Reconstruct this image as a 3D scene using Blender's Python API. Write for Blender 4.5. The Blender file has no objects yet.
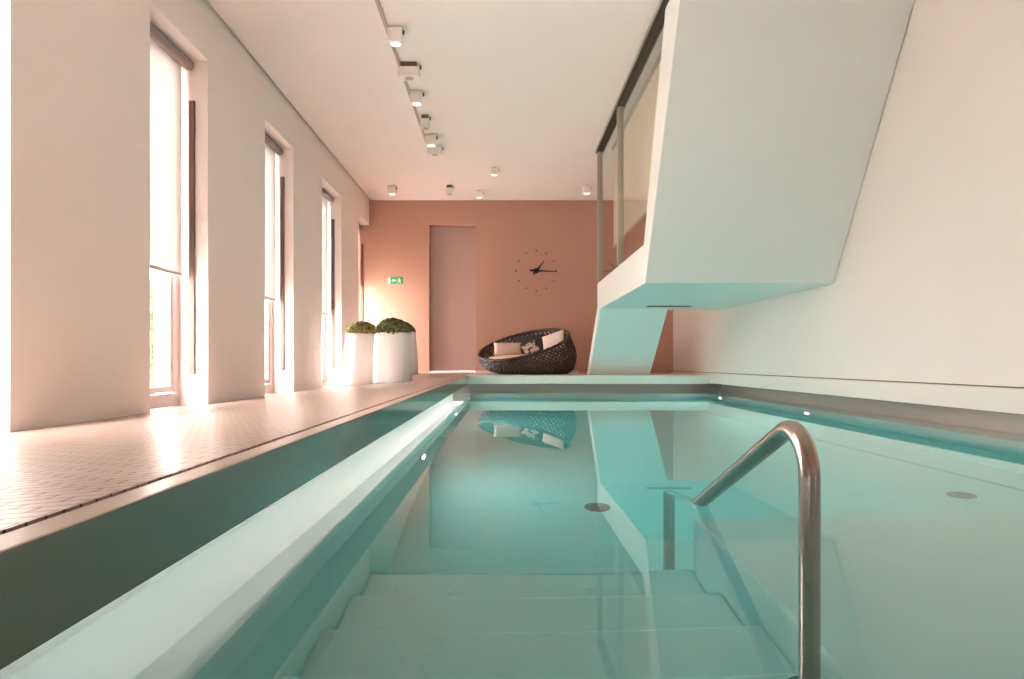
import bpy, bmesh, math, random
from mathutils import Vector, Matrix
random.seed(7)
S = bpy.context.scene
C = S.collection
PI = math.pi
F = 683.0
ZC = 0.43                      # eye height above the water (water surface is z = 0)

# ------------------------------------------------------------------ materials
def new_mat(name):
    m = bpy.data.materials.new(name); m.use_nodes = True
    nt = m.node_tree
    for n in list(nt.nodes): nt.nodes.remove(n)
    out = nt.nodes.new('ShaderNodeOutputMaterial')
    return m, nt, out

def pbr(name, col, rough=0.6, metal=0.0, spec=0.5, noise=0.0, nscale=8.0, bump=0.0, bscale=60.0, aniso=None):
    m, nt, out = new_mat(name)
    p = nt.nodes.new('ShaderNodeBsdfPrincipled')
    p.inputs['Roughness'].default_value = rough
    p.inputs['Metallic'].default_value = metal
    p.inputs['Specular IOR Level'].default_value = spec
    p.inputs['Base Color'].default_value = (*col, 1)
    nt.links.new(p.outputs[0], out.inputs[0])
    tc = nt.nodes.new('ShaderNodeTexCoord')
    if noise > 0:
        n = nt.nodes.new('ShaderNodeTexNoise'); n.inputs['Scale'].default_value = nscale; n.inputs['Detail'].default_value = 4
        nt.links.new(tc.outputs['Object'], n.inputs['Vector'])
        mx = nt.nodes.new('ShaderNodeMix'); mx.data_type = 'RGBA'
        mx.inputs['A'].default_value = (*[c*(1-noise) for c in col], 1)
        mx.inputs['B'].default_value = (*[min(1, c*(1+noise)) for c in col], 1)
        nt.links.new(n.outputs['Fac'], mx.inputs['Factor'])
        nt.links.new(mx.outputs['Result'], p.inputs['Base Color'])
    if bump > 0:
        n2 = nt.nodes.new('ShaderNodeTexNoise'); n2.inputs['Scale'].default_value = bscale; n2.inputs['Detail'].default_value = 3
        mp = nt.nodes.new('ShaderNodeMapping')
        if aniso: mp.inputs['Scale'].default_value = aniso
        nt.links.new(tc.outputs['Object'], mp.inputs['Vector']); nt.links.new(mp.outputs[0], n2.inputs['Vector'])
        b = nt.nodes.new('ShaderNodeBump'); b.inputs['Strength'].default_value = bump; b.inputs['Distance'].default_value = 0.01
        nt.links.new(n2.outputs['Fac'], b.inputs['Height']); nt.links.new(b.outputs[0], p.inputs['Normal'])
    return m

def emit(name, col, strength):
    m, nt, out = new_mat(name)
    e = nt.nodes.new('ShaderNodeEmission'); e.inputs[0].default_value = (*col, 1); e.inputs[1].default_value = strength
    nt.links.new(e.outputs[0], out.inputs[0]); return m

def thin_glass(name, tint):
    m, nt, out = new_mat(name)
    t = nt.nodes.new('ShaderNodeBsdfTransparent'); t.inputs[0].default_value = (*tint, 1)
    g = nt.nodes.new('ShaderNodeBsdfGlossy'); g.inputs['Roughness'].default_value = 0.0
    fr = nt.nodes.new('ShaderNodeFresnel'); fr.inputs[0].default_value = 1.5
    geo = nt.nodes.new('ShaderNodeNewGeometry')
    mix = nt.nodes.new('ShaderNodeMixShader')
    # no total internal reflection on the back face of the thin sheet
    sub = nt.nodes.new('ShaderNodeMath'); sub.operation = 'SUBTRACT'; sub.inputs[0].default_value = 1
    nt.links.new(geo.outputs['Backfacing'], sub.inputs[1])
    mul = nt.nodes.new('ShaderNodeMath'); mul.operation = 'MULTIPLY'
    nt.links.new(fr.outputs[0], mul.inputs[0]); nt.links.new(sub.outputs[0], mul.inputs[1])
    nt.links.new(mul.outputs[0], mix.inputs[0]); nt.links.new(t.outputs[0], mix.inputs[1]); nt.links.new(g.outputs[0], mix.inputs[2])
    nt.links.new(mix.outputs[0], out.inputs[0]); return m

def deck_mat():
    m, nt, out = new_mat('ribbed_tile')
    p = nt.nodes.new('ShaderNodeBsdfPrincipled')
    p.inputs['Roughness'].default_value = 0.32
    p.inputs['Specular IOR Level'].default_value = 0.4
    tc = nt.nodes.new('ShaderNodeTexCoord')
    br = nt.nodes.new('ShaderNodeTexBrick')
    br.inputs['Scale'].default_value = 1.0
    br.inputs['Brick Width'].default_value = 0.085
    br.inputs['Row Height'].default_value = 0.034
    br.inputs['Mortar Size'].default_value = 0.0035
    br.inputs['Mortar Smooth'].default_value = 0.6
    br.inputs['Color1'].default_value = (0.48, 0.335, 0.28, 1)
    br.inputs['Color2'].default_value = (0.41, 0.28, 0.23, 1)
    br.inputs['Mortar'].default_value = (0.15, 0.08, 0.06, 1)
    nt.links.new(tc.outputs['Object'], br.inputs['Vector'])
    nt.links.new(br.outputs['Color'], p.inputs['Base Color'])
    b = nt.nodes.new('ShaderNodeBump'); b.inputs['Strength'].default_value = 1.0; b.inputs['Distance'].default_value = 0.005
    inv = nt.nodes.new('ShaderNodeMath'); inv.operation = 'SUBTRACT'; inv.inputs[0].default_value = 1
    nt.links.new(br.outputs['Fac'], inv.inputs[1])
    nt.links.new(inv.outputs[0], b.inputs['Height']); nt.links.new(b.outputs[0], p.inputs['Normal'])
    nt.links.new(p.outputs[0], out.inputs[0]); return m

def water_mat():
    m, nt, out = new_mat('pool_water')
    g = nt.nodes.new('ShaderNodeBsdfGlass'); g.inputs['IOR'].default_value = 1.333; g.inputs['Roughness'].default_value = 0.0
    tc = nt.nodes.new('ShaderNodeTexCoord')
    n = nt.nodes.new('ShaderNodeTexNoise'); n.inputs['Scale'].default_value = 2.2; n.inputs['Detail'].default_value = 2
    nt.links.new(tc.outputs['Object'], n.inputs['Vector'])
    b = nt.nodes.new('ShaderNodeBump'); b.inputs['Strength'].default_value = 0.012; b.inputs['Distance'].default_value = 0.02
    nt.links.new(n.outputs['Fac'], b.inputs['Height']); nt.links.new(b.outputs[0], g.inputs['Normal'])
    nt.links.new(g.outputs[0], out.inputs['Surface'])
    v = nt.nodes.new('ShaderNodeVolumeAbsorption'); v.inputs['Color'].default_value = (0.0, 0.95, 0.935, 1); v.inputs['Density'].default_value = 0.34
    nt.links.new(v.outputs[0], out.inputs['Volume']); return m

def blind_mat(name, col, trans):
    m, nt, out = new_mat(name)
    d = nt.nodes.new('ShaderNodeBsdfDiffuse'); d.inputs[0].default_value = (*col, 1)
    t = nt.nodes.new('ShaderNodeBsdfTranslucent'); t.inputs[0].default_value = (*col, 1)
    mix = nt.nodes.new('ShaderNodeMixShader'); mix.inputs[0].default_value = trans
    nt.links.new(d.outputs[0], mix.inputs[1]); nt.links.new(t.outputs[0], mix.inputs[2])
    nt.links.new(mix.outputs[0], out.inputs[0]); return m

def leaf_mat(name, a, bcol):
    m, nt, out = new_mat(name)
    p = nt.nodes.new('ShaderNodeBsdfPrincipled'); p.inputs['Roughness'].default_value = 0.55
    oi = nt.nodes.new('ShaderNodeNewGeometry')
    r = nt.nodes.new('ShaderNodeMix'); r.data_type = 'RGBA'
    r.inputs['A'].default_value = (*a, 1); r.inputs['B'].default_value = (*bcol, 1)
    nt.links.new(oi.outputs['Random Per Island'], r.inputs['Factor'])
    nt.links.new(r.outputs['Result'], p.inputs['Base Color']); nt.links.new(p.outputs[0], out.inputs[0]); return m

M = {}
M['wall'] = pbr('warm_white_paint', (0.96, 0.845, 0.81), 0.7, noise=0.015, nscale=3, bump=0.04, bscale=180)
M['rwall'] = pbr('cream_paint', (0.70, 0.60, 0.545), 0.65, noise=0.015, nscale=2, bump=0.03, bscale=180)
M['gallery'] = pbr('off_white_paint', (0.78, 0.76, 0.725), 0.6, noise=0.01, nscale=2)
M['ceiling'] = pbr('ceiling_paint', (0.96, 0.875, 0.845), 0.8, noise=0.01, nscale=2)
M['terra'] = pbr('terracotta_paint', (0.56, 0.305, 0.225), 0.65, noise=0.03, nscale=1.5, bump=0.03, bscale=150)
M['door'] = pbr('mauve_door_paint', (0.50, 0.33, 0.30), 0.3, noise=0.02, nscale=2)
M['dark'] = pbr('shadow_gap_dark', (0.03, 0.025, 0.02), 0.8)
M['gap'] = pbr('brown_gap', (0.20, 0.12, 0.09), 0.8)
M['deck'] = deck_mat()
M['deckplain'] = pbr('pale_stone', (0.74, 0.62, 0.54), 0.3, noise=0.04, nscale=5)
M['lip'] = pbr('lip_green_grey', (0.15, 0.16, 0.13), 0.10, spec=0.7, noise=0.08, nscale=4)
M['led'] = emit('led_strip', (1.0, 0.97, 0.95), 9.0)
M['lamp'] = emit('pool_lamp_glass', (0.92, 1.0, 0.97), 3.0)
M['coping'] = pbr('coping_stone', (0.47, 0.345, 0.29), 0.28, noise=0.06, nscale=9, bump=0.06, bscale=25)
M['fascia'] = pbr('coping_stone_pale', (0.78, 0.75, 0.68), 0.35, noise=0.03, nscale=6)
M['steel_recess'] = pbr('recess_steel', (0.40, 0.32, 0.28), 0.35, metal=0.3)
M['recess'] = pbr('white_channel_lining', (0.86, 0.87, 0.86), 0.6)
M['pool'] = pbr('pool_lining', (0.56, 0.65, 0.635), 0.6, noise=0.015, nscale=2)
M['water'] = water_mat()
M['steel'] = pbr('brushed_steel', (0.42, 0.345, 0.305), 0.22, metal=1.0, bump=0.05, bscale=30, aniso=(40, 40, 1))
M['inlet'] = pbr('inlet_steel', (0.14, 0.14, 0.14), 0.4, metal=0.5)
M['frame'] = pbr('window_frame_mauve', (0.52, 0.42, 0.41), 0.4)
M['bar'] = pbr('walnut_bar', (0.16, 0.095, 0.075), 0.4, noise=0.1, nscale=20)
M['cassette'] = pbr('blind_cassette', (0.34, 0.27, 0.25), 0.35, metal=0.3)
M['blind'] = blind_mat('blind_fabric', (0.80, 0.76, 0.745), 0.22)
M['tan'] = blind_mat('tan_screen_fabric', (0.80, 0.67, 0.53), 0.1)
M['glass'] = thin_glass('window_glass', (0.96, 0.98, 0.97))
M['bronze'] = pbr('bronze_metal', (0.46, 0.40, 0.33), 0.35, metal=0.3)
M['bronze_dark'] = pbr('dark_bronze_metal', (0.055, 0.045, 0.038), 0.4, metal=0.4)
M['white'] = pbr('white_lacquer', (0.92, 0.85, 0.80), 0.4)
M['planter'] = pbr('planter_lacquer', (0.90, 0.84, 0.82), 0.35)
M['lens'] = emit('spotlight_glow', (1.0, 0.92, 0.84), 0.7)
M['grey'] = pbr('track_grey', (0.52, 0.45, 0.38), 0.5)
M['brown'] = pbr('brown_louvre', (0.15, 0.085, 0.06), 0.5)
M['wicker'] = pbr('dark_brown_wicker', (0.05, 0.03, 0.022), 0.38, noise=0.25, nscale=30)
M['pad'] = pbr('sand_fabric', (0.70, 0.50, 0.38), 0.9, bump=0.1, bscale=300)
M['pillow_pink'] = pbr('blush_fabric', (0.72, 0.52, 0.43), 0.9, bump=0.1, bscale=300)
M['pillow_pale'] = pbr('pale_pink_fabric', (0.80, 0.63, 0.56), 0.9, bump=0.1, bscale=300)
M['pillow_dark'] = pbr('charcoal_fabric', (0.045, 0.035, 0.035), 0.9, bump=0.1, bscale=300)
M['soil'] = pbr('dark_soil', (0.03, 0.025, 0.015), 0.9)
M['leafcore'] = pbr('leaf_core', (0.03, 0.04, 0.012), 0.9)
M['leaf1'] = leaf_mat('boxwood_light', (0.10, 0.10, 0.015), (0.46, 0.40, 0.10))
M['leaf2'] = leaf_mat('boxwood_dark', (0.04, 0.055, 0.018), (0.30, 0.30, 0.12))
M['leaf3'] = leaf_mat('garden_leaf', (0.20, 0.24, 0.08), (0.42, 0.44, 0.18))
M['clock'] = pbr('clock_black', (0.02, 0.02, 0.018), 0.4)
M['clockdot'] = pbr('clock_bronze', (0.19, 0.10, 0.065), 0.5)
M['green'] = pbr('sign_green', (0.03, 0.45, 0.20), 0.5)
M['signwhite'] = pbr('sign_white', (0.85, 0.86, 0.80), 0.5)
M['paving'] = pbr('outdoor_paving', (0.80, 0.74, 0.69), 0.8, noise=0.05, nscale=3)

def pattern_mat():
    m, nt, out = new_mat('patterned_fabric')
    p = nt.nodes.new('ShaderNodeBsdfPrincipled'); p.inputs['Roughness'].default_value = 0.9
    tc = nt.nodes.new('ShaderNodeTexCoord'); v = nt.nodes.new('ShaderNodeTexVoronoi'); v.inputs['Scale'].default_value = 16
    nt.links.new(tc.outputs['Object'], v.inputs['Vector'])
    r = nt.nodes.new('ShaderNodeValToRGB'); r.color_ramp.interpolation = 'CONSTANT'
    r.color_ramp.elements[0].color = (0.75, 0.58, 0.48, 1); r.color_ramp.elements[1].position = 0.55; r.color_ramp.elements[1].color = (0.07, 0.045, 0.04, 1)
    nt.links.new(v.outputs['Distance'], r.inputs[0]); nt.links.new(r.outputs[0], p.inputs['Base Color'])
    nt.links.new(p.outputs[0], out.inputs[0]); return m
M['pattern'] = pattern_mat()

# ------------------------------------------------------------------ mesh helpers
def add_box(bm, x0, x1, y0, y1, z0, z1, mi=0):
    vs = [bm.verts.new(p) for p in [(x0,y0,z0),(x1,y0,z0),(x1,y1,z0),(x0,y1,z0),(x0,y0,z1),(x1,y0,z1),(x1,y1,z1),(x0,y1,z1)]]
    for f in [(3,2,1,0),(4,5,6,7),(0,1,5,4),(1,2,6,5),(2,3,7,6),(3,0,4,7)]:
        fc = bm.faces.new([vs[i] for i in f]); fc.material_index = mi

def box_bm(*a):
    bm = bmesh.new(); add_box(bm, *a); return bm

def add_prism(bm, poly, x0, x1):
    """poly = list of (y, z); extruded along x."""
    a = [bm.verts.new((x0, y, z)) for y, z in poly]; b = [bm.verts.new((x1, y, z)) for y, z in poly]
    bm.faces.new(a); bm.faces.new(b[::-1])
    n = len(poly)
    for i in range(n):
        j = (i+1) % n; bm.faces.new([a[j], a[i], b[i], b[j]])

def add_tube(bm, pts, r, seg=16, cap=True, squash=None):
    rings = []
    n = len(pts); P = [Vector(p) for p in pts]
    up = None
    for i in range(n):
        t = (P[min(i+1, n-1)] - P[max(i-1, 0)]).normalized()
        if up is None:
            up = Vector((0,0,1)) if abs(t.z) < 0.9 else Vector((1,0,0))
        s = t.cross(up).normalized(); up = s.cross(t).normalized()
        rr = r[i] if isinstance(r, (list, tuple)) else r
        rings.append([bm.verts.new(P[i] + s*math.cos(2*PI*k/seg)*rr + up*math.sin(2*PI*k/seg)*rr) for k in range(seg)])
    for i in range(n-1):
        for k in range(seg):
            l = (k+1) % seg
            bm.faces.new([rings[i][k], rings[i][l], rings[i+1][l], rings[i+1][k]]).smooth = True
    if cap:
        bm.faces.new(rings[0][::-1]); bm.faces.new(rings[-1])

def add_lathe(bm, prof, seg=48, cx=0, cy=0, mi=0, cap0=True, cap1=True):
    rings = [[bm.verts.new((cx+r*math.cos(2*PI*k/seg), cy+r*math.sin(2*PI*k/seg), z)) for k in range(seg)] for r, z in prof]
    for i in range(len(prof)-1):
        for k in range(seg):
            l = (k+1) % seg
            f = bm.faces.new([rings[i][k], rings[i][l], rings[i+1][l], rings[i+1][k]]); f.smooth = True; f.material_index = mi
    if cap0: bm.faces.new(rings[0][::-1])
    if cap1: bm.faces.new(rings[-1])

def obj(name, bm, mats, parent=None, loc=None, bevel=0.0, seg=2):
    bmesh.ops.recalc_face_normals(bm, faces=bm.faces[:])
    me = bpy.data.meshes.new(name); bm.to_mesh(me); bm.free()
    o = bpy.data.objects.new(name, me); C.objects.link(o)
    for m in (mats if isinstance(mats, (list, tuple)) else [mats]): me.materials.append(m)
    if parent: o.parent = parent
    if loc: o.location = loc
    if bevel > 0:
        b = o.modifiers.new('bevel', 'BEVEL'); b.width = bevel; b.segments = seg; b.limit_method = 'ANGLE'
    return o

def tag(o, label, cat, group=None, kind=None):
    o['label'] = label; o['category'] = cat
    if group: o['group'] = group
    if kind: o['kind'] = kind
    return o

def thing(name, label, cat, loc=(0,0,0), group=None, kind=None, rz=0):
    o = bpy.data.objects.new(name, None); C.objects.link(o); o.location = loc; o.rotation_euler = (0,0,rz)
    o.empty_display_size = 0.1
    return tag(o, label, cat, group, kind)

def struct(name, bm, mats, label=None, cat=None, parent=None, bevel=0.0):
    o = obj(name, bm, mats, parent, bevel=bevel)
    if parent is None:
        o['kind'] = 'structure'
        if label: o['label'] = label; o['category'] = cat
    return o

def dup(root, loc, label, rz=None):
    r = root.copy(); C.objects.link(r); r.location = loc; r['label'] = label
    if rz is not None: r.rotation_euler = (0,0,rz)
    for ch in list(root.children):
        c = ch.copy(); C.objects.link(c); c.parent = r
        for g in list(ch.children):
            d = g.copy(); C.objects.link(d); d.parent = c
    return r

# ------------------------------------------------------------------ key dimensions
XL = -2.31            # left wall face
XR = 2.92             # right wall face
YB = 11.75            # back wall
YN = -2.6             # wall behind the eye
ZCEIL = ZC + 2.786
ZD = 0.247            # deck level at the pool
ZDW = 0.102           # left deck along the windows
LIPX = -0.491; LIPZ = 0.128
RECL = -0.726; RECR = 3.13
LIPY = 9.63; RECY = 9.82
POOLN = -0.9
ZHEAD = ZC + 2.36
XPANE = -2.55

WIN = [(2.22, 3.197), (4.463, 5.339), (6.615, 7.513), (8.693, 9.74), (10.89, YB)]

# ------------------------------------------------------------------ the room
def sm(t): t = max(0, min(1, t)); return t*t*(3-2*t)
def deck_z(x, y):
    base = ZD + (ZDW - ZD) * max(0, min(1.25, (-0.547 - x)/(2.31-0.547)))
    return base + (ZD - base) * sm((y-9.25)/0.75)

bm = bmesh.new()                      # left deck with its fall to the wall, then the back deck
xs = [-2.75, -2.31] + [-2.31 + (2.31-0.547)*i/8 for i in range(1, 9)]
ys = [YN-0.05] + [-2 + i*0.5 for i in range(23)] + [9.25 + 0.15*i for i in range(1, 6)] + [10.4, 11.0, YB+0.3]
g = [[bm.verts.new((x, y, deck_z(x, y))) for x in xs] for y in ys]
g2 = [[bm.verts.new((x, y, -0.1 if x < -1.0 else LIPZ+0.03)) for x in xs] for y in ys]
for j in range(len(ys)-1):
    for i in range(len(xs)-1):
        bm.faces.new([g[j][i], g[j][i+1], g[j+1][i+1], g[j+1][i]]).smooth = True
for e in (0, -1):
    q = [[bm.verts.new(r[e].co) for r in G] for G in (g, g2)]
    for j in range(len(ys)-1): bm.faces.new([q[0][j], q[0][j+1], q[1][j+1], q[1][j]])
for G in g2:
    for v in G: bm.verts.remove(v)
struct('floor', bm, M['deck'], 'pinkish ribbed mosaic tile deck between the pool and the windows', 'floor')
struct('floor_back', box_bm(-0.547, 3.3, LIPY+0.06, YB+0.3, LIPZ, ZD), M['deckplain'], 'pale level deck under the sofa at the far end of the pool', 'floor')
struct('floor_near', box_bm(-0.547, 3.3, YN, POOLN-0.06, LIPZ, ZD), M['deckplain'], 'pale deck behind the near end of the pool', 'floor')

# coping around the pool (overhanging lips)
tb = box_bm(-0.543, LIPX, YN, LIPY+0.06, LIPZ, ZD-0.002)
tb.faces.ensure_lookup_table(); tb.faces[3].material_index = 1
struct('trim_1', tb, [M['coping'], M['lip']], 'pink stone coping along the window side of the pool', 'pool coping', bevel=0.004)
struct('trim_2', box_bm(LIPX, XR-0.02, LIPY, LIPY+0.06, LIPZ, ZD), [M['fascia']], 'pale stone coping along the far end of the pool', 'pool coping', bevel=0.004)
struct('trim_3', box_bm(XR-0.02, RECR+0.2, POOLN-0.05, YB, LIPZ+0.012, ZD+0.036), [M['rwall']], 'cream stone coping under the right wall', 'pool coping', bevel=0.003)
struct('trim_4', box_bm(LIPX, XR-0.02, POOLN-0.06, POOLN, LIPZ, ZD), [M['fascia']], 'pale stone coping along the near end of the pool', 'pool coping', bevel=0.004)
bm = bmesh.new()
add_box(bm, RECL-0.24, -0.545, YN, RECY+0.1, 0.19, 0.204)
add_box(bm, RECL-0.25, RECL, YN+0.6, RECY+0.1, -0.09, 0.19)
struct('deck_slab', bm, M['recess'], 'white underside of the deck overhanging the overflow channel', 'slab')

# basin: walls stand back from the lips, floor 1.3 m down
bm = bmesh.new()
PL, PR, PY, LED = -0.46, 2.86, 9.55, -0.09       # pool faces below the shallow overflow ledge
add_box(bm, RECL-0.25, PL, POOLN-0.3, RECY+0.25, -1.55, LED)
add_box(bm, PR, RECR+0.25, POOLN-0.3, RECY+0.25, -1.55, LED)
add_box(bm, PL, PR, PY, RECY+0.25, -1.55, LED)
add_box(bm, PL, PR, POOLN-0.3, POOLN-0.1, -1.55, LIPZ-0.001)
add_box(bm, PL, PR, POOLN-0.1, PY, -1.55, -1.30)
struct('pool_basin', bm, M['pool'], 'white lined swimming pool basin under the clear turquoise water', 'pool')
bm = bmesh.new()
add_box(bm, RECR, RECR+0.25, POOLN-0.3, RECY+0.25, LED, LIPZ+0.011)
add_box(bm, RECL, RECR, RECY, RECY+0.25, LED, LIPZ-0.001)
struct('trim_5', bm, M['steel_recess'], 'grey brown overflow channel wall under the coping', 'overflow channel')
# steps and the moulded bench
bm = bmesh.new()
prof = [(POOLN-0.1, -1.3), (POOLN-0.1, -0.28), (0.93, -0.28), (0.93, -0.53), (1.42, -0.53), (1.42, -0.66), (1.74, -0.66), (1.74, -0.80), (2.06, -0.80), (2.06, -0.96), (2.39, -0.96), (2.39, -1.3)]
add_prism(bm, prof, PL, 0.66)
struct('pool_stairs', bm, M['pool'], 'white submerged steps beside the steel handrail', 'steps', bevel=0.012)
bm = bmesh.new(); add_box(bm, 0.66, PR, POOLN-0.1, 2.39, -1.3, -0.47)
struct('pool_bench', bm, M['pool'], 'wide white submerged bench to the right of the handrail', 'bench', bevel=0.02)
# water
bm = box_bm(RECL-0.02, RECR+0.02, POOLN-0.12, RECY+0.02, -1.33, 0.0)
tag(obj('pool_water', bm, M['water']), 'still clear turquoise water filling the pool', 'water', kind='stuff')

# light strip behind the window side lip
ls = thing('led_strip', 'white light strip tucked behind the window side coping lip', 'light strip', (-0.5432, 0, LIPZ))
bm = box_bm(-0.035, 0.0, POOLN+0.3, LIPY, 0.0, 0.006); add_box(bm, -0.035, -0.031, POOLN+0.3, LIPY, 0.006, 0.016)
obj('channel', bm, M['white'], ls)
obj('diffuser', box_bm(-0.030, -0.004, POOLN+0.3, LIPY, 0.007, 0.02), M['led'], ls, bevel=0.004)

def pool_lamp(x, y, sgn, label):
    t = thing('pool_lamp', label, 'pool lamp', (x, y, -0.62), group='small round lamps in the pool sides')
    bm = bmesh.new(); add_lathe(bm, [(0.06, 0.0), (0.06, 0.006), (0.05, 0.01)], 28)
    bmesh.ops.rotate(bm, verts=bm.verts[:], matrix=Matrix.Rotation(sgn*PI/2, 3, 'Y')); obj('lamp_ring', bm, M['steel'], t)
    bm = bmesh.new(); add_lathe(bm, [(0.046, 0.0), (0.046, 0.011), (0.03, 0.014)], 28)
    bmesh.ops.rotate(bm, verts=bm.verts[:], matrix=Matrix.Rotation(sgn*PI/2, 3, 'Y')); obj('lamp_glass', bm, M['lamp'], t)
    l = bpy.data.lights.new('pool_lamp_light', 'AREA'); l.shape = 'DISK'; l.size = 0.085; l.energy = 3.6; l.color = (0.94, 1.0, 0.98)
    o = bpy.data.objects.new('pool_lamp_light', l); C.objects.link(o); o.location = (x+sgn*0.018, y, -0.62); o.rotation_euler = (0, -sgn*PI/2, 0)
for y, wh in ((3.8, 'closest to the steps'), (6.4, 'halfway along'), (8.95, 'beside the far corner')):
    pool_lamp(PL, y, 1, 'small round underwater lamp in the window side of the pool, ' + wh)
    if y > 4: pool_lamp(PR, y, -1, 'small round underwater lamp in the right side of the pool, ' + wh)

# walls
bm = bmesh.new()
edges = [YN-0.2] + [v for w in WIN for v in w]
prev = YN-0.2
for a, b in WIN:
    add_box(bm, XL-0.42, XL, prev, a, -0.1, ZCEIL+0.3); prev = b
for a, b in WIN:
    add_box(bm, XL-0.42, XL, a, b, ZHEAD, ZCEIL+0.3)
struct('wall_left', bm, M['wall'], 'pinkish white wall of broad piers between tall windows', 'wall')
bm = bmesh.new()
DX0, DX1, DZ = -1.281, -0.473, ZC+2.365
add_box(bm, -2.8, DX0, YB, YB+0.25, 0, ZCEIL+0.3)
add_box(bm, DX1, 3.4, YB, YB+0.25, 0, ZCEIL+0.3)
add_box(bm, DX0, DX1, YB, YB+0.25, DZ, ZCEIL+0.3)
struct('wall_back', bm, M['terra'], 'terracotta painted wall at the far end', 'wall')
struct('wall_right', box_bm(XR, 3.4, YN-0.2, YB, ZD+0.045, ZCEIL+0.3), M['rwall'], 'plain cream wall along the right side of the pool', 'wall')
struct('trim_6', box_bm(XR+0.015, 3.35, YN-0.2, YB, ZD+0.03, ZD+0.055), M['gap'], 'dark shadow gap at the foot of the right wall', 'trim')
struct('wall_near', box_bm(-2.8, 3.4, YN-0.2, YN, -0.1, ZCEIL+0.3), M['wall'], 'wall behind the near end of the pool', 'wall')
struct('ceiling', box_bm(XL+0.028, 3.4, YN-0.2, YB-0.015, ZCEIL, ZCEIL+0.06), M['ceiling'], 'smooth warm white ceiling', 'ceiling')
struct('roof', box_bm(XL-0.6, 3.5, YN-0.3, YB+0.3, ZCEIL+0.12, ZCEIL+0.35), M['dark'], 'dark void above the ceiling edge', 'roof')

# baseboard and door
struct('baseboard_back', box_bm(DX1, 1.3, YB-0.012, YB, ZD, ZD+0.045), M['deckplain'], 'pale skirting strip at the foot of the terracotta wall', 'baseboard')
d = thing('door_1', 'tall flush mauve door set back in the terracotta wall', 'door', ((DX0+DX1)/2, YB+0.14, ZD), kind='structure')
w = DX1-DX0
obj('door_leaf', box_bm(-w/2+0.02, w/2-0.02, -0.01, 0.04, 0.03, DZ-ZD-0.02), M['door'], d, bevel=0.003)
bm = bmesh.new(); add_box(bm, -w/2, -w/2+0.02, -0.02, 0.06, 0, DZ-ZD); add_box(bm, w/2-0.02, w/2, -0.02, 0.06, 0, DZ-ZD); add_box(bm, -w/2+0.02, w/2-0.02, -0.02, 0.06, DZ-ZD-0.02, DZ-ZD)
obj('door_frame', bm, M['door'], d)
obj('threshold', box_bm(-w/2, w/2, -0.14, 0.06, 0, 0.028), M['deckplain'], d)
bm = bmesh.new(); add_tube(bm, [(0,0,0),(0,-0.05,0)], 0.008, 10); add_tube(bm, [(0,-0.05,0.0),(-0.11,-0.05,0)], 0.008, 10)

# ------------------------------------------------------------------ windows, bars, blinds
ZB = ZDW
for k, (a, b) in enumerate(WIN):
    last = (k == len(WIN)-1)
    wn = thing('window_%d' % (k+1), 'tall floor length window in the left wall', 'window', (XPANE, a, ZB-0.01), kind='structure')
    L = b-a; H = ZHEAD-ZB+0.01
    bm = bmesh.new(); fw = 0.06
    add_box(bm, -0.05, 0.02, 0, fw, 0, H); add_box(bm, -0.05, 0.02, L-fw, L, 0, H)
    add_box(bm, -0.05, 0.02, fw, L-fw, 0, 0.10); add_box(bm, -0.05, 0.02, fw, L-fw, H-fw, H)
    obj('window_frame', bm, M['frame'], wn)
    bm = bmesh.new(); s = 0.045
    add_box(bm, -0.04, 0.0, fw+0.012, fw+0.012+s, 0.112, H-fw-0.01); add_box(bm, -0.04, 0.0, L-fw-0.012-s, L-fw-0.012, 0.112, H-fw-0.01)
    add_box(bm, -0.04, 0.0, fw+0.012+s, L-fw-0.012-s, 0.112, 0.112+s); add_box(bm, -0.04, 0.0, fw+0.012+s, L-fw-0.012-s, H-fw-0.01-s, H-fw-0.01)
    obj('window_sash', bm, M['frame'], wn)
    obj('window_pane', box_bm(-0.024, -0.018, fw+0.03, L-fw-0.03, 0.13, H-fw-0.03), M['glass'], wn)
    if k >= 0:        # long grip bar fixed to the far reveal
        bm = bmesh.new()
        yb = L if not last else L
        add_box(bm, 0.10, 0.142, yb-0.022, yb, ZC-0.08-ZB, ZC+2.05-ZB)
        obj('grip_bar', bm, M['bar'], wn, bevel=0.004)

def roller(k, label, zb=0.69):
    a, b = WIN[k]; L = b-a
    t = thing('roller_blind', label, 'blind', (-2.455, a, ZHEAD), group='white window blinds')
    bm = bmesh.new(); add_tube(bm, [(0, 0.012, -0.045), (0, L-0.012, -0.045)], 0.04, 20)
    obj('cassette', bm, M['cassette'], t)
    obj('fabric', box_bm(-0.042, -0.040, 0.03, L-0.05, ZC+zb-ZHEAD, -0.045), M['blind'], t)
    obj('bottom_bar', box_bm(-0.05, -0.032, 0.03, L-0.05, ZC+zb-0.025-ZHEAD, ZC+zb-ZHEAD), M['frame'], t, bevel=0.003)
    return t
roller(1, 'white roller blind two thirds down in the widest, foremost fully seen window')
roller(2, 'white roller blind two thirds down in the middle window, second along the wall')
roller(4, 'added unseen white roller blind in the last window niche, dimming the terracotta wall', 1.35)  # unseen blind, added to cut the window light on the terracotta wall
roller(3, 'white roller blind two thirds down in the narrow looking window beside the planters')

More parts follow.
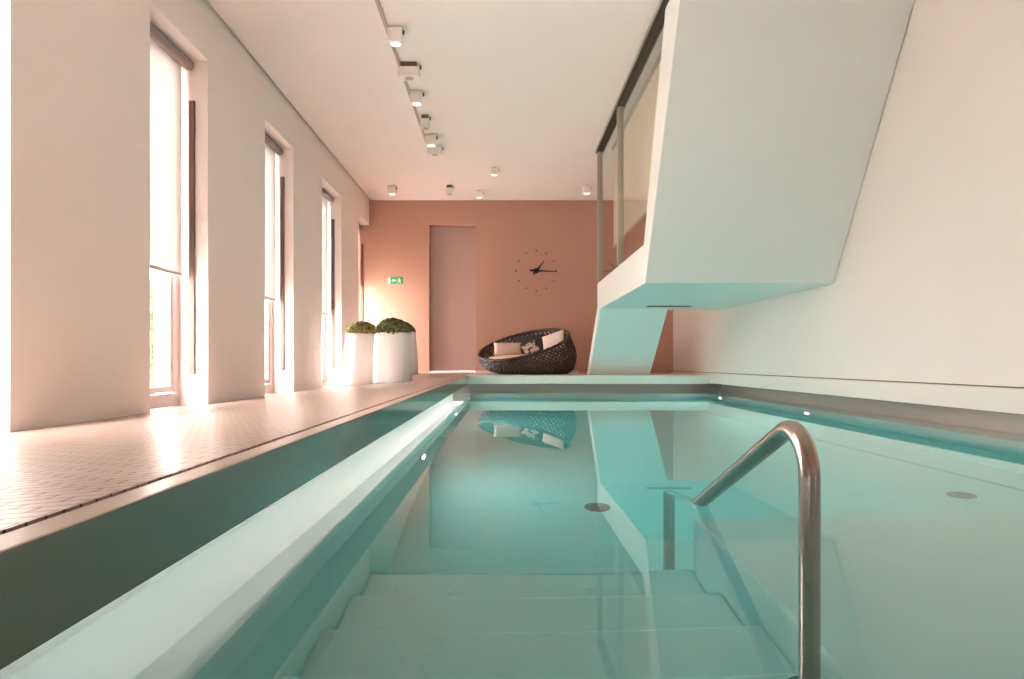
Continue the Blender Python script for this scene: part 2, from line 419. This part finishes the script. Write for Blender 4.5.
# ------------------------------------------------------------------ gallery on the right
GX = 1.25
gal = thing('gallery', 'white raised gallery with a leaning front hung over the pool', 'gallery', (0,0,0), kind='structure')
zz = lambda z: ZC+z
bm = bmesh.new()
add_prism(bm, [(6.03, zz(.70)), (4.70, zz(2.786)), (5.25, zz(2.786)), (6.09, zz(1.05)), (9.09, zz(1.05)), (9.09, zz(.70))], GX, XR-0.006)
obj('gallery_body', bm, M['gallery'], gal, bevel=0.004)
bm = bmesh.new()
add_prism(bm, [(8.85, zz(.70)), (9.95, ZD), (10.27, ZD), (9.09, zz(.74))], GX, 2.13)
obj('slanted_leg', bm, M['gallery'], gal, bevel=0.003)
bm = bmesh.new(); add_box(bm, 1.78, 2.32, 8.40, 8.50, zz(.690), zz(.701))
vent = tag(obj('ceiling_vent', bm, M['gap'], bevel=0.004), 'dark slot vent in the underside of the white gallery', 'vent')

gp = thing('glazed_partition', 'tall bronze framed glazing on the edge of the white gallery', 'glass partition', (GX+0.005, 0, zz(1.05)))
H = 2.786-1.05
bm = bmesh.new(); add_box(bm, -0.05, 0.05, 4.6, 8.93, H-0.055, H)
obj('head_rail', bm, M['bronze_dark'], gp)
bm = bmesh.new(); add_box(bm, -0.055, -0.05, 4.6, 8.92, H-0.045, H-0.015)
obj('head_strip', bm, M['bronze'], gp)
obj('post', box_bm(-0.035, 0.035, 8.85, 8.91, 0, H-0.055), M['bronze'], gp, bevel=0.003)
obj('post', box_bm(-0.035, 0.03, 7.28, 7.36, 0, H-0.055), M['bronze'], gp, bevel=0.003)
obj('pane', box_bm(-0.006, 0.006, 7.36, 8.85, 0, H-0.055), M['glass'], gp)
bm = bmesh.new(); add_prism(bm, [(7.28, 0), (6.10, 0), (5.28, H-0.055), (7.28, H-0.055)], -0.006, 0.006)
obj('pane', bm, M['glass'], gp)
ts = thing('roller_screen', 'tan fabric screen hanging behind the gallery glass', 'blind', (1.42, 5.6, ZCEIL))
bm = bmesh.new(); add_tube(bm, [(0, 0, -0.03), (0, 3.2, -0.03)], 0.028, 14); obj('roller', bm, M['cassette'], ts)
obj('fabric', box_bm(-0.002, 0.002, 0.3, 3.2, -(2.786-1.5), -0.03), M['tan'], ts)
obj('bottom_bar', box_bm(-0.008, 0.008, 0.3, 3.2, -(2.786-1.47), -(2.786-1.5)), M['cassette'], ts)

# ------------------------------------------------------------------ handrail
def arc_pts(p0, p1, p2, r, n=10):
    a = (Vector(p0)-Vector(p1)).normalized(); b = (Vector(p2)-Vector(p1)).normalized()
    ang = a.angle(b); t = r/math.tan(ang/2)
    c = Vector(p1) + (a+b).normalized()*(r/math.sin(ang/2))
    s = Vector(p1)+a*t; e = Vector(p1)+b*t
    out = []
    v0 = s-c; v1 = e-c; tot = v0.angle(v1); ax = v0.cross(v1).normalized()
    for i in range(n+1): out.append(c + Matrix.Rotation(tot*i/n, 3, ax) @ v0)
    return out
hr = thing('handrail', 'brushed steel pool handrail bent down into the water', 'handrail', (0.60, 1.36, -0.53))
T = Vector((0.60, 1.36, -0.53))
pA = Vector((0.607, 1.355, -0.53)); pB = Vector((0.607, 1.355, 0.335)); pC = Vector((0.594, 2.45, -0.165)); pD = Vector((0.594, 2.45, -1.3))
path = [pA] + arc_pts(pA, pB, pC, 0.085, 14) + arc_pts(pB, pC, pD, 0.03, 8) + [pD]
full = []
for i, p in enumerate(path):
    if i and (p-path[i-1]).length > 0.12:
        q = path[i-1]; n = int((p-q).length/0.06)
        for k in range(1, n): full.append(q.lerp(p, k/n))
    full.append(p)
bm = bmesh.new(); add_tube(bm, [p-T for p in full], 0.0205, 28); obj('rail_tube', bm, M['steel'], hr)
bm = bmesh.new(); add_lathe(bm, [(0.045, 0.0), (0.045, 0.006), (0.024, 0.012)], 24, pA.x-T.x, 0); obj('base_flange', bm, M['steel'], hr, loc=(0, pA.y-T.y, 0))
bm = bmesh.new(); add_lathe(bm, [(0.045, 0.0), (0.045, 0.006), (0.024, 0.012)], 24, 0, 0); obj('base_flange', bm, M['steel'], hr, loc=(pD.x-T.x, pD.y-T.y, pD.z-T.z))

# floor inlets
def inlet(loc, label):
    t = thing('floor_inlet', label, 'pool inlet', loc, group='round inlets in the pool floor')
    bm = bmesh.new(); add_lathe(bm, [(0.065, 0), (0.065, 0.008), (0.052, 0.012)], 32); obj('flange', bm, M['inlet'], t)
    bm = bmesh.new(); add_lathe(bm, [(0.045, 0.012), (0.045, 0.026), (0.03, 0.032)], 32); obj('cover', bm, M['inlet'], t)
inlet((0.47, 3.42, -1.3), 'round dark pool floor inlet in open water left of the handrail')
inlet((2.28, 3.40, -1.3), 'round dark pool floor inlet beyond the bench near the right wall')

# ------------------------------------------------------------------ planters
def dome(bm, r, h, n, size):
    for i in range(n):
        u = random.random(); th = random.random()*2*PI
        ph = math.acos(1-u*0.98)       # upper hemisphere
        k = 0.93 + 0.11*random.random()
        p = Vector((r*math.sin(ph)*math.cos(th)*k, r*math.sin(ph)*math.sin(th)*k, h*math.cos(ph)*k))
        nrm = Vector((p.x/r, p.y/r, p.z/h)).normalized()
        nrm = (nrm + Vector((random.uniform(-1,1), random.uniform(-1,1), random.uniform(-1,1)))*0.7).normalized()
        a = nrm.orthogonal().normalized(); a = Matrix.Rotation(random.random()*6.28, 3, nrm) @ a; b = nrm.cross(a)
        s = size*random.uniform(0.7, 1.3)
        vs = [bm.verts.new(p + a*s), bm.verts.new(p + b*s*0.55 + nrm*s*0.2), bm.verts.new(p - a*s), bm.verts.new(p - b*s*0.55 + nrm*s*0.2)]
        bm.faces.new(vs)
def planter(loc, label, leaf, Hh, rt=0.215, rb=0.255, dh=0.17):
    t = thing('planter', label, 'planter', loc, group='white planters by the windows')
    bm = bmesh.new()
    add_lathe(bm, [(rb-0.012, 0), (rb, 0.015), (rb*0.985+rt*0.015, Hh*0.3), ((rb+rt)/2+0.006, Hh*0.6), (rt, Hh-0.008), (rt-0.006, Hh), (rt-0.02, Hh), (rt-0.022, Hh-0.05)], 56)
    obj('pot', bm, M['planter'], t)
    bm = bmesh.new(); add_lathe(bm, [(rt-0.024, Hh-0.045), (rt-0.08, Hh-0.03)], 32); obj('soil', bm, M['soil'], t)
    bm = bmesh.new()
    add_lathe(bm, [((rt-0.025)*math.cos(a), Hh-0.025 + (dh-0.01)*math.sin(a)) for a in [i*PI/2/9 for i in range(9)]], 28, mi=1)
    b2 = bmesh.new(); dome(b2, rt-0.006, dh+0.005, 1300, 0.022)
    bmesh.ops.translate(b2, verts=b2.verts[:], vec=(0,0,Hh-0.02))
    me = bpy.data.meshes.new('tmp'); b2.to_mesh(me); b2.free(); bm.from_mesh(me); bpy.data.meshes.remove(me)
    obj('boxwood_ball', bm, [leaf, M['leafcore']], t)
    return t
planter((-1.89, 9.15, deck_z(-1.89, 9.15)-0.008), 'white tapered planter with yellow green boxwood, closest to the window wall', M['leaf1'], 0.69)
planter((-1.40, 8.62, deck_z(-1.40, 8.62)-0.008), 'front white tapered planter with dark green boxwood, overlapping the other two', M['leaf2'], 0.635, 0.22, 0.245, 0.195)
planter((-1.555, 10.4, ZD), 'white tapered planter mostly hidden behind the one nearest the pool', M['leaf2'], 0.645)

# ------------------------------------------------------------------ woven sofa
SY = 10.86; SX = 0.395
so = thing('woven_sofa', 'round dark brown woven basket sofa with a slanting rim', 'sofa', (SX, SY, ZD))
cbx, rb = 0.08, 0.60
crx, rr = -0.075, 0.715
TH0 = math.radians(50)
def rim_h(th): return 0.47 + 0.26*math.cos(th-TH0)
def shell(th, v, off=0.0):
    h = rim_h(th)
    e = v**0.8
    bx = cbx + rb*math.cos(th); by = rb*math.sin(th)
    rx = crx + rr*math.cos(th); ry = rr*math.sin(th)
    x = bx + (rx-bx)*e; y = by + (ry-by)*e
    bul = 0.10*math.sin(PI*min(1, v*1.02))*(0.35+h) + off
    # rounded turn-under at the foot
    tuck = 0.07*max(0, 1-v/0.16)**2
    x += (bul-tuck)*math.cos(th); y += (bul-tuck)*math.sin(th)
    return Vector((x, y, 0.012 + (h-0.012)*v))
bm = bmesh.new()
N = 60; SEG = 16
for dirn in (1, -1):
    for i in range(N):
        th0 = 2*PI*i/N
        prev = None
        wob = random.uniform(-0.02, 0.02)
        for s in range(SEG+1):
            v = s/SEG
            th = th0 + dirn*(v*0.62 + wob*math.sin(v*6))
            off = 0.006*dirn*math.cos(PI*(s + i)) + random.uniform(-0.003, 0.003)
            hw = 0.0125
            p = shell(th, v, off)
            dth = 0.001
            tv = (shell(th+dirn*0.62*0.02, min(1, v+0.02), off) - shell(th-dirn*0.62*0.02, max(0, v-0.02), off)).normalized()
            nr = Vector((math.cos(th), math.sin(th), 0.25)).normalized()
            sd = tv.cross(nr).normalized(); nr = sd.cross(tv).normalized()
            ring = [bm.verts.new(p + sd*hw + nr*0.0045), bm.verts.new(p - sd*hw + nr*0.0045), bm.verts.new(p - sd*hw - nr*0.0045), bm.verts.new(p + sd*hw - nr*0.0045)]
            if prev:
                for k in range(4):
                    l = (k+1) % 4; bm.faces.new([prev[k], prev[l], ring[l], ring[k]])
            prev = ring
obj('woven_shell', bm, M['wicker'], so)
bm = bmesh.new()
for kk in range(3):
    pts = [shell(2*PI*i/72, 1.0) + Vector((0.014*math.cos(2*PI*i/72*12 + kk*2.09)*math.cos(2*PI*i/72), 0.014*math.cos(2*PI*i/72*12 + kk*2.09)*math.sin(2*PI*i/72), 0.012*math.sin(2*PI*i/72*12 + kk*2.09))) for i in range(73)]
    add_tube(bm, pts, 0.017, 8, cap=False)
obj('braided_rim', bm, M['wicker'], so)
bm = bmesh.new(); add_lathe(bm, [(0.50, 0.0), (0.53, 0.0), (0.53, 0.03), (0.50, 0.03)], 48, cbx, 0, cap0=False, cap1=False); obj('base_ring', bm, M['wicker'], so)
bm = bmesh.new()
for i in range(25):
    x = -0.53 + 1.06*i/24; L = math.sqrt(max(0, 0.55**2 - x*x))
    add_box(bm, cbx+x-0.018, cbx+x+0.018, -L, L, 0.03, 0.04)
obj('base_slats', bm, M['wicker'], so)

# seat pad resting in the basket
bm = bmesh.new()
prof = [(0.0, 0), (0.58, 0), (0.60, 0.03), (0.605, 0.08), (0.585, 0.115), (0.5, 0.13), (0.0, 0.135)]
add_lathe(bm, [(max(r, 0.001), z) for r, z in prof], 56)
pad = tag(obj('seat_cushion', bm, M['pad'], loc=(SX-0.03, SY, ZD+0.185)), 'thick sand coloured round seat cushion lying in the woven sofa', 'cushion')
pad.rotation_euler = (math.radians(2), math.radians(-3.5), 0)

def pillow(name, label, mat, w, h, t, loc, rot):
    bm = bmesh.new(); n = 14
    gr = {}
    for sgn in (1, -1):
        for i in range(n+1):
            for j in range(n+1):
                u = -1+2*i/n; v = -1+2*j/n
                edge = i in (0, n) or j in (0, n)
                if edge and sgn == -1: gr[(sgn, i, j)] = gr[(1, i, j)]; continue
                k = (max(0, 1-abs(u)**2.6)*max(0, 1-abs(v)**2.6))**0.55
                pin = 1-0.06*(1-abs(v)**2)*abs(u)**3
                pin2 = 1-0.06*(1-abs(u)**2)*abs(v)**3
                gr[(sgn, i, j)] = bm.verts.new((u*w/2*pin, sgn*t/2*k, v*h/2*pin2))
    for sgn in (1, -1):
        for i in range(n):
            for j in range(n):
                bm.faces.new([gr[(sgn, i, j)], gr[(sgn, i+1, j)], gr[(sgn, i+1, j+1)], gr[(sgn, i, j+1)]]).smooth = True
    o = tag(obj(name, bm, mat, loc=loc), label, 'pillow', group='pillows in the woven sofa')
    o.rotation_euler = rot
    return o
R = math.radians
pillow('throw_pillow', 'blush rectangular pillow at the low end of the woven sofa', M['pillow_pink'], 0.44, 0.22, 0.12, (SX-0.33, SY-0.14, ZD+0.395), (R(-22), 0, R(8)))
pillow('throw_pillow', 'charcoal pillow leaning on the back rim of the woven sofa', M['pillow_dark'], 0.52, 0.36, 0.14, (SX+0.03, SY+0.34, ZD+0.475), (R(-25), R(-6), R(-8)))
pillow('throw_pillow', 'small patterned pillow between the blush and pale pink pillows', M['pattern'], 0.24, 0.21, 0.10, (SX+0.03, SY-0.2, ZD+0.405), (R(-30), R(-28), R(5)))
pillow('throw_pillow', 'pale pink pillow propped at the high end of the woven sofa', M['pillow_pale'], 0.40, 0.34, 0.13, (SX+0.40, SY-0.02, ZD+0.505), (R(-24), R(-17), R(-28)))

# ------------------------------------------------------------------ clock and exit sign
ck = thing('wall_clock', 'frameless wall clock of twelve dots and two dark hands', 'clock', (0.562, YB, ZC+1.574))
def disc(bm, x, z, r, y0, y1, seg=16):
    a = [bm.verts.new((x+r*math.cos(2*PI*k/seg), y0, z+r*math.sin(2*PI*k/seg))) for k in range(seg)]
    b = [bm.verts.new((x+r*math.cos(2*PI*k/seg), y1, z+r*math.sin(2*PI*k/seg))) for k in range(seg)]
    bm.faces.new(a); bm.faces.new(b[::-1])
    for k in range(seg): l = (k+1) % seg; bm.faces.new([a[k], b[k], b[l], a[l]])
for k in range(12):
    a = PI/2 - 2*PI*k/12
    bm = bmesh.new(); disc(bm, 0, 0, 0.0155, -0.022, 0.0, 14)
    obj('hour_dot', bm, M['clockdot'], ck, loc=(0.345*math.cos(a), 0, 0.345*math.sin(a)))
bm = bmesh.new(); disc(bm, 0, 0, 0.042, -0.05, 0, 20); obj('hub', bm, M['clock'], ck)
def hand(name, ang, L, tail, w0, w1, y):
    bm = bmesh.new(); c, s = math.cos(ang), math.sin(ang)
    pts = [(-tail, -w0), (-tail, w0), (0, w0*1.2), (L, w1), (L, -w1), (0, -w0*1.2)]
    P = [(x*c - z*s, x*s + z*c) for x, z in pts]
    a = [bm.verts.new((x, y, z)) for x, z in P]; b = [bm.verts.new((x, y+0.006, z)) for x, z in P]
    bm.faces.new(a); bm.faces.new(b[::-1])
    for i in range(6): j = (i+1) % 6; bm.faces.new([a[i], b[i], b[j], a[j]])
    obj(name, bm, M['clock'], ck)
hand('minute_hand', R(-2.5), 0.36, 0.11, 0.014, 0.005, -0.045)
hand('hour_hand', R(51), 0.22, 0.08, 0.016, 0.006, -0.037)

ex = thing('exit_sign', 'small green emergency exit sign with white arrow on the terracotta wall', 'sign', (-1.86, YB, ZC+1.41))
obj('sign_plate', box_bm(-0.13, 0.13, -0.012, 0, -0.062, 0.062), M['green'], ex, bevel=0.002)
def flat(name, polys, mat, parent, y0=-0.016, y1=-0.011):
    bm = bmesh.new()
    for P in polys:
        a = [bm.verts.new((x, y0, z)) for x, z in P]; b = [bm.verts.new((x, y1, z)) for x, z in P]
        bm.faces.new(a); bm.faces.new(b[::-1])
        for i in range(len(P)): j = (i+1) % len(P); bm.faces.new([a[i], b[i], b[j], a[j]])
    obj(name, bm, mat, parent)
flat('arrow_mark', [[(-0.065, 0), (-0.03, 0.032), (-0.03, 0.012), (0.02, 0.012), (0.02, -0.012), (-0.03, -0.012), (-0.03, -0.032)]], M['signwhite'], ex)
flat('door_mark', [[(-0.122, -0.05), (-0.122, 0.05), (-0.085, 0.05), (-0.085, -0.05)]], M['signwhite'], ex)
flat('figure_mark', [[(0.058, 0.03), (0.062, 0.042), (0.074, 0.044), (0.08, 0.034), (0.072, 0.026)],
                     [(0.04, 0.012), (0.06, 0.024), (0.088, 0.016), (0.105, -0.004), (0.096, -0.008), (0.082, 0.004), (0.078, -0.014), (0.1, -0.03), (0.092, -0.052), (0.08, -0.05), (0.084, -0.034), (0.064, -0.022), (0.05, -0.046), (0.03, -0.044), (0.034, -0.036), (0.046, -0.036), (0.058, -0.01), (0.062, 0.01), (0.046, 0.004)]], M['signwhite'], ex)

# ------------------------------------------------------------------ ceiling track and spotlights
tag(obj('ceiling_track', box_bm(-0.985, -0.957, YN, 8.6, ZCEIL-0.016, ZCEIL), M['grey'], bevel=0.002), 'thin grey lighting track running along the white ceiling', 'track')
def spot(px, pyt, wid, hei, label, glow, slot, side=0.5, dep=None, gap=0.0):
    y = 2.786*F/(362.5-pyt); x = (px-503.5)*y/F
    dep = dep or wid
    t = thing('ceiling_spotlight', label, 'spotlight', (x, y+dep/2, ZCEIL), group='white box spotlights')
    z1 = -0.012
    bm = bmesh.new(); add_box(bm, -wid/2, wid/2, -dep/2, dep/2, -hei, z1 if not slot else -0.045)
    obj('housing', bm, M['white'], t, bevel=0.004)
    if slot:
        bm = bmesh.new(); add_box(bm, -wid*0.36, wid*0.36, -dep*0.42, dep*0.42, -0.045, -0.001)
        obj('louvre', bm, M['brown'], t)
    else:
        obj('mount', box_bm(-wid*0.25, wid*0.25, -dep*0.25, dep*0.25, -0.012, 0), M['grey'], t)
    bm = bmesh.new(); add_box(bm, wid/2, wid/2+0.014, -0.012, 0.012, -0.05, -0.02); obj('side_shadow_gap', bm, M['bar'], t)  # small dark block standing in for the shadow gap beside the housing
    if glow:
        bm = bmesh.new(); add_lathe(bm, [(wid*0.36, -hei-0.003), (wid*0.36, -hei+0.002)], 24); obj('lamp_lens', bm, M['lens'], t)
    else:
        bm = bmesh.new(); add_lathe(bm, [(min(wid, dep)*0.34, -hei-0.002), (min(wid, dep)*0.34, -hei+0.002)], 24); obj('lamp_lens', bm, M['grey'], t)
spot(394.5, 25, 0.118, 0.13, 'lit white box spotlight on the track, foremost of its row', True, False)
spot(408.2, 61, 0.20, 0.135, 'wide white box spotlight on the track with a brown louvre, second from the front', False, True, dep=0.12)
spot(416, 89, 0.125, 0.13, 'lit white box spotlight third along the ceiling track', True, False)
spot(424.6, 114, 0.10, 0.145, 'narrow white spotlight with brown top, fourth along the ceiling track', False, True)
spot(430.7, 133.5, 0.125, 0.13, 'lit white box spotlight fifth along the track, just before its last fitting', True, False)
spot(434.5, 144.5, 0.19, 0.115, 'wide unlit white box spotlight at the far end of the track', False, False, dep=0.12)
spot(391.5, 185, 0.125, 0.13, 'lit white ceiling spotlight near the window wall, above the planters', True, False)
spot(449.3, 184.5, 0.11, 0.14, 'unlit white ceiling spotlight with brown top, above the mauve door', False, True)
spot(494.5, 167, 0.115, 0.10, 'lit white ceiling spotlight alone in mid ceiling, ahead of the back row', True, False)
spot(479, 190, 0.115, 0.11, 'lit white ceiling spotlight closest to the terracotta wall', True, False)
spot(587.5, 184.5, 0.125, 0.13, 'lit white ceiling spotlight beside the gallery glass', True, False)

# ------------------------------------------------------------------ outside
struct('ground_outside', box_bm(-14, -2.75, -10, 24, -0.1, 0.02), M['paving'], 'pale paving outside the windows', 'ground')
bm = bmesh.new()
add_lathe(bm, [(0.28, 0.0), (0.36, 0.5), (0.34, 1.1), (0.2, 1.55), (0.02, 1.7)], 20, mi=1)
for i in range(2600):
    z = random.uniform(0.02, 1.7); r = 0.38*(1 if z < 1.1 else max(0.08, (1.75-z)/0.65)); th = random.random()*6.28
    p = Vector((r*math.cos(th), r*math.sin(th), z)); s = random.uniform(0.02, 0.04)
    n = Vector((random.uniform(-1,1), random.uniform(-1,1), random.uniform(-1,1))).normalized(); a = n.orthogonal().normalized(); b = n.cross(a)
    bm.faces.new([bm.verts.new(p+a*s), bm.verts.new(p+b*s*.5), bm.verts.new(p-a*s), bm.verts.new(p-b*s*.5)])
sh = thing('garden_shrub', 'pale green shrub outside the foremost window', 'shrub', (-4.75, 8.72, 0.02))
obj('foliage', bm, [M['leaf3'], M['leafcore']], sh)
bm = bmesh.new(); add_tube(bm, [(0,0,0), (0.01,0,0.6), (0,0.01,1.3)], [0.04, 0.03, 0.015], 10); obj('stem', bm, M['bar'], sh)

# ------------------------------------------------------------------ light
W = bpy.data.worlds.new('sky'); S.world = W; W.use_nodes = True
bg = W.node_tree.nodes['Background']; bg.inputs[0].default_value = (1.0, 0.935, 0.91, 1); bg.inputs[1].default_value = 9.5
for k, (a, b) in enumerate(WIN):
    l = bpy.data.lights.new('window_portal', 'AREA'); l.shape = 'RECTANGLE'; l.size = ZHEAD-ZB; l.size_y = b-a
    l.cycles.is_portal = True
    o = bpy.data.objects.new('window_portal', l); C.objects.link(o)
    o.location = (XPANE-0.08, (a+b)/2, (ZHEAD+ZB)/2); o.rotation_euler = (0, R(-90), 0)

# ------------------------------------------------------------------ camera and view
cam = bpy.data.cameras.new('camera'); cam.sensor_width = 36; cam.lens = 36*F/1024; cam.shift_x = 8.5/1024; cam.shift_y = 23/1024
cam.clip_start = 0.02
co = bpy.data.objects.new('camera', cam); C.objects.link(co); co.location = (0, 0, ZC); co.rotation_euler = (R(90), 0, 0)
S.camera = co
S.view_settings.view_transform = 'Standard'; S.view_settings.look = 'None'; S.view_settings.gamma = 1
S.view_settings.use_curve_mapping = False
S.view_settings.exposure = 1.65
cy = S.cycles
cy.max_bounces = 14; cy.diffuse_bounces = 7; cy.glossy_bounces = 6; cy.transmission_bounces = 10; cy.transparent_max_bounces = 12
cy.caustics_reflective = True; cy.caustics_refractive = True; cy.sample_clamp_indirect = 8; cy.use_denoising = True
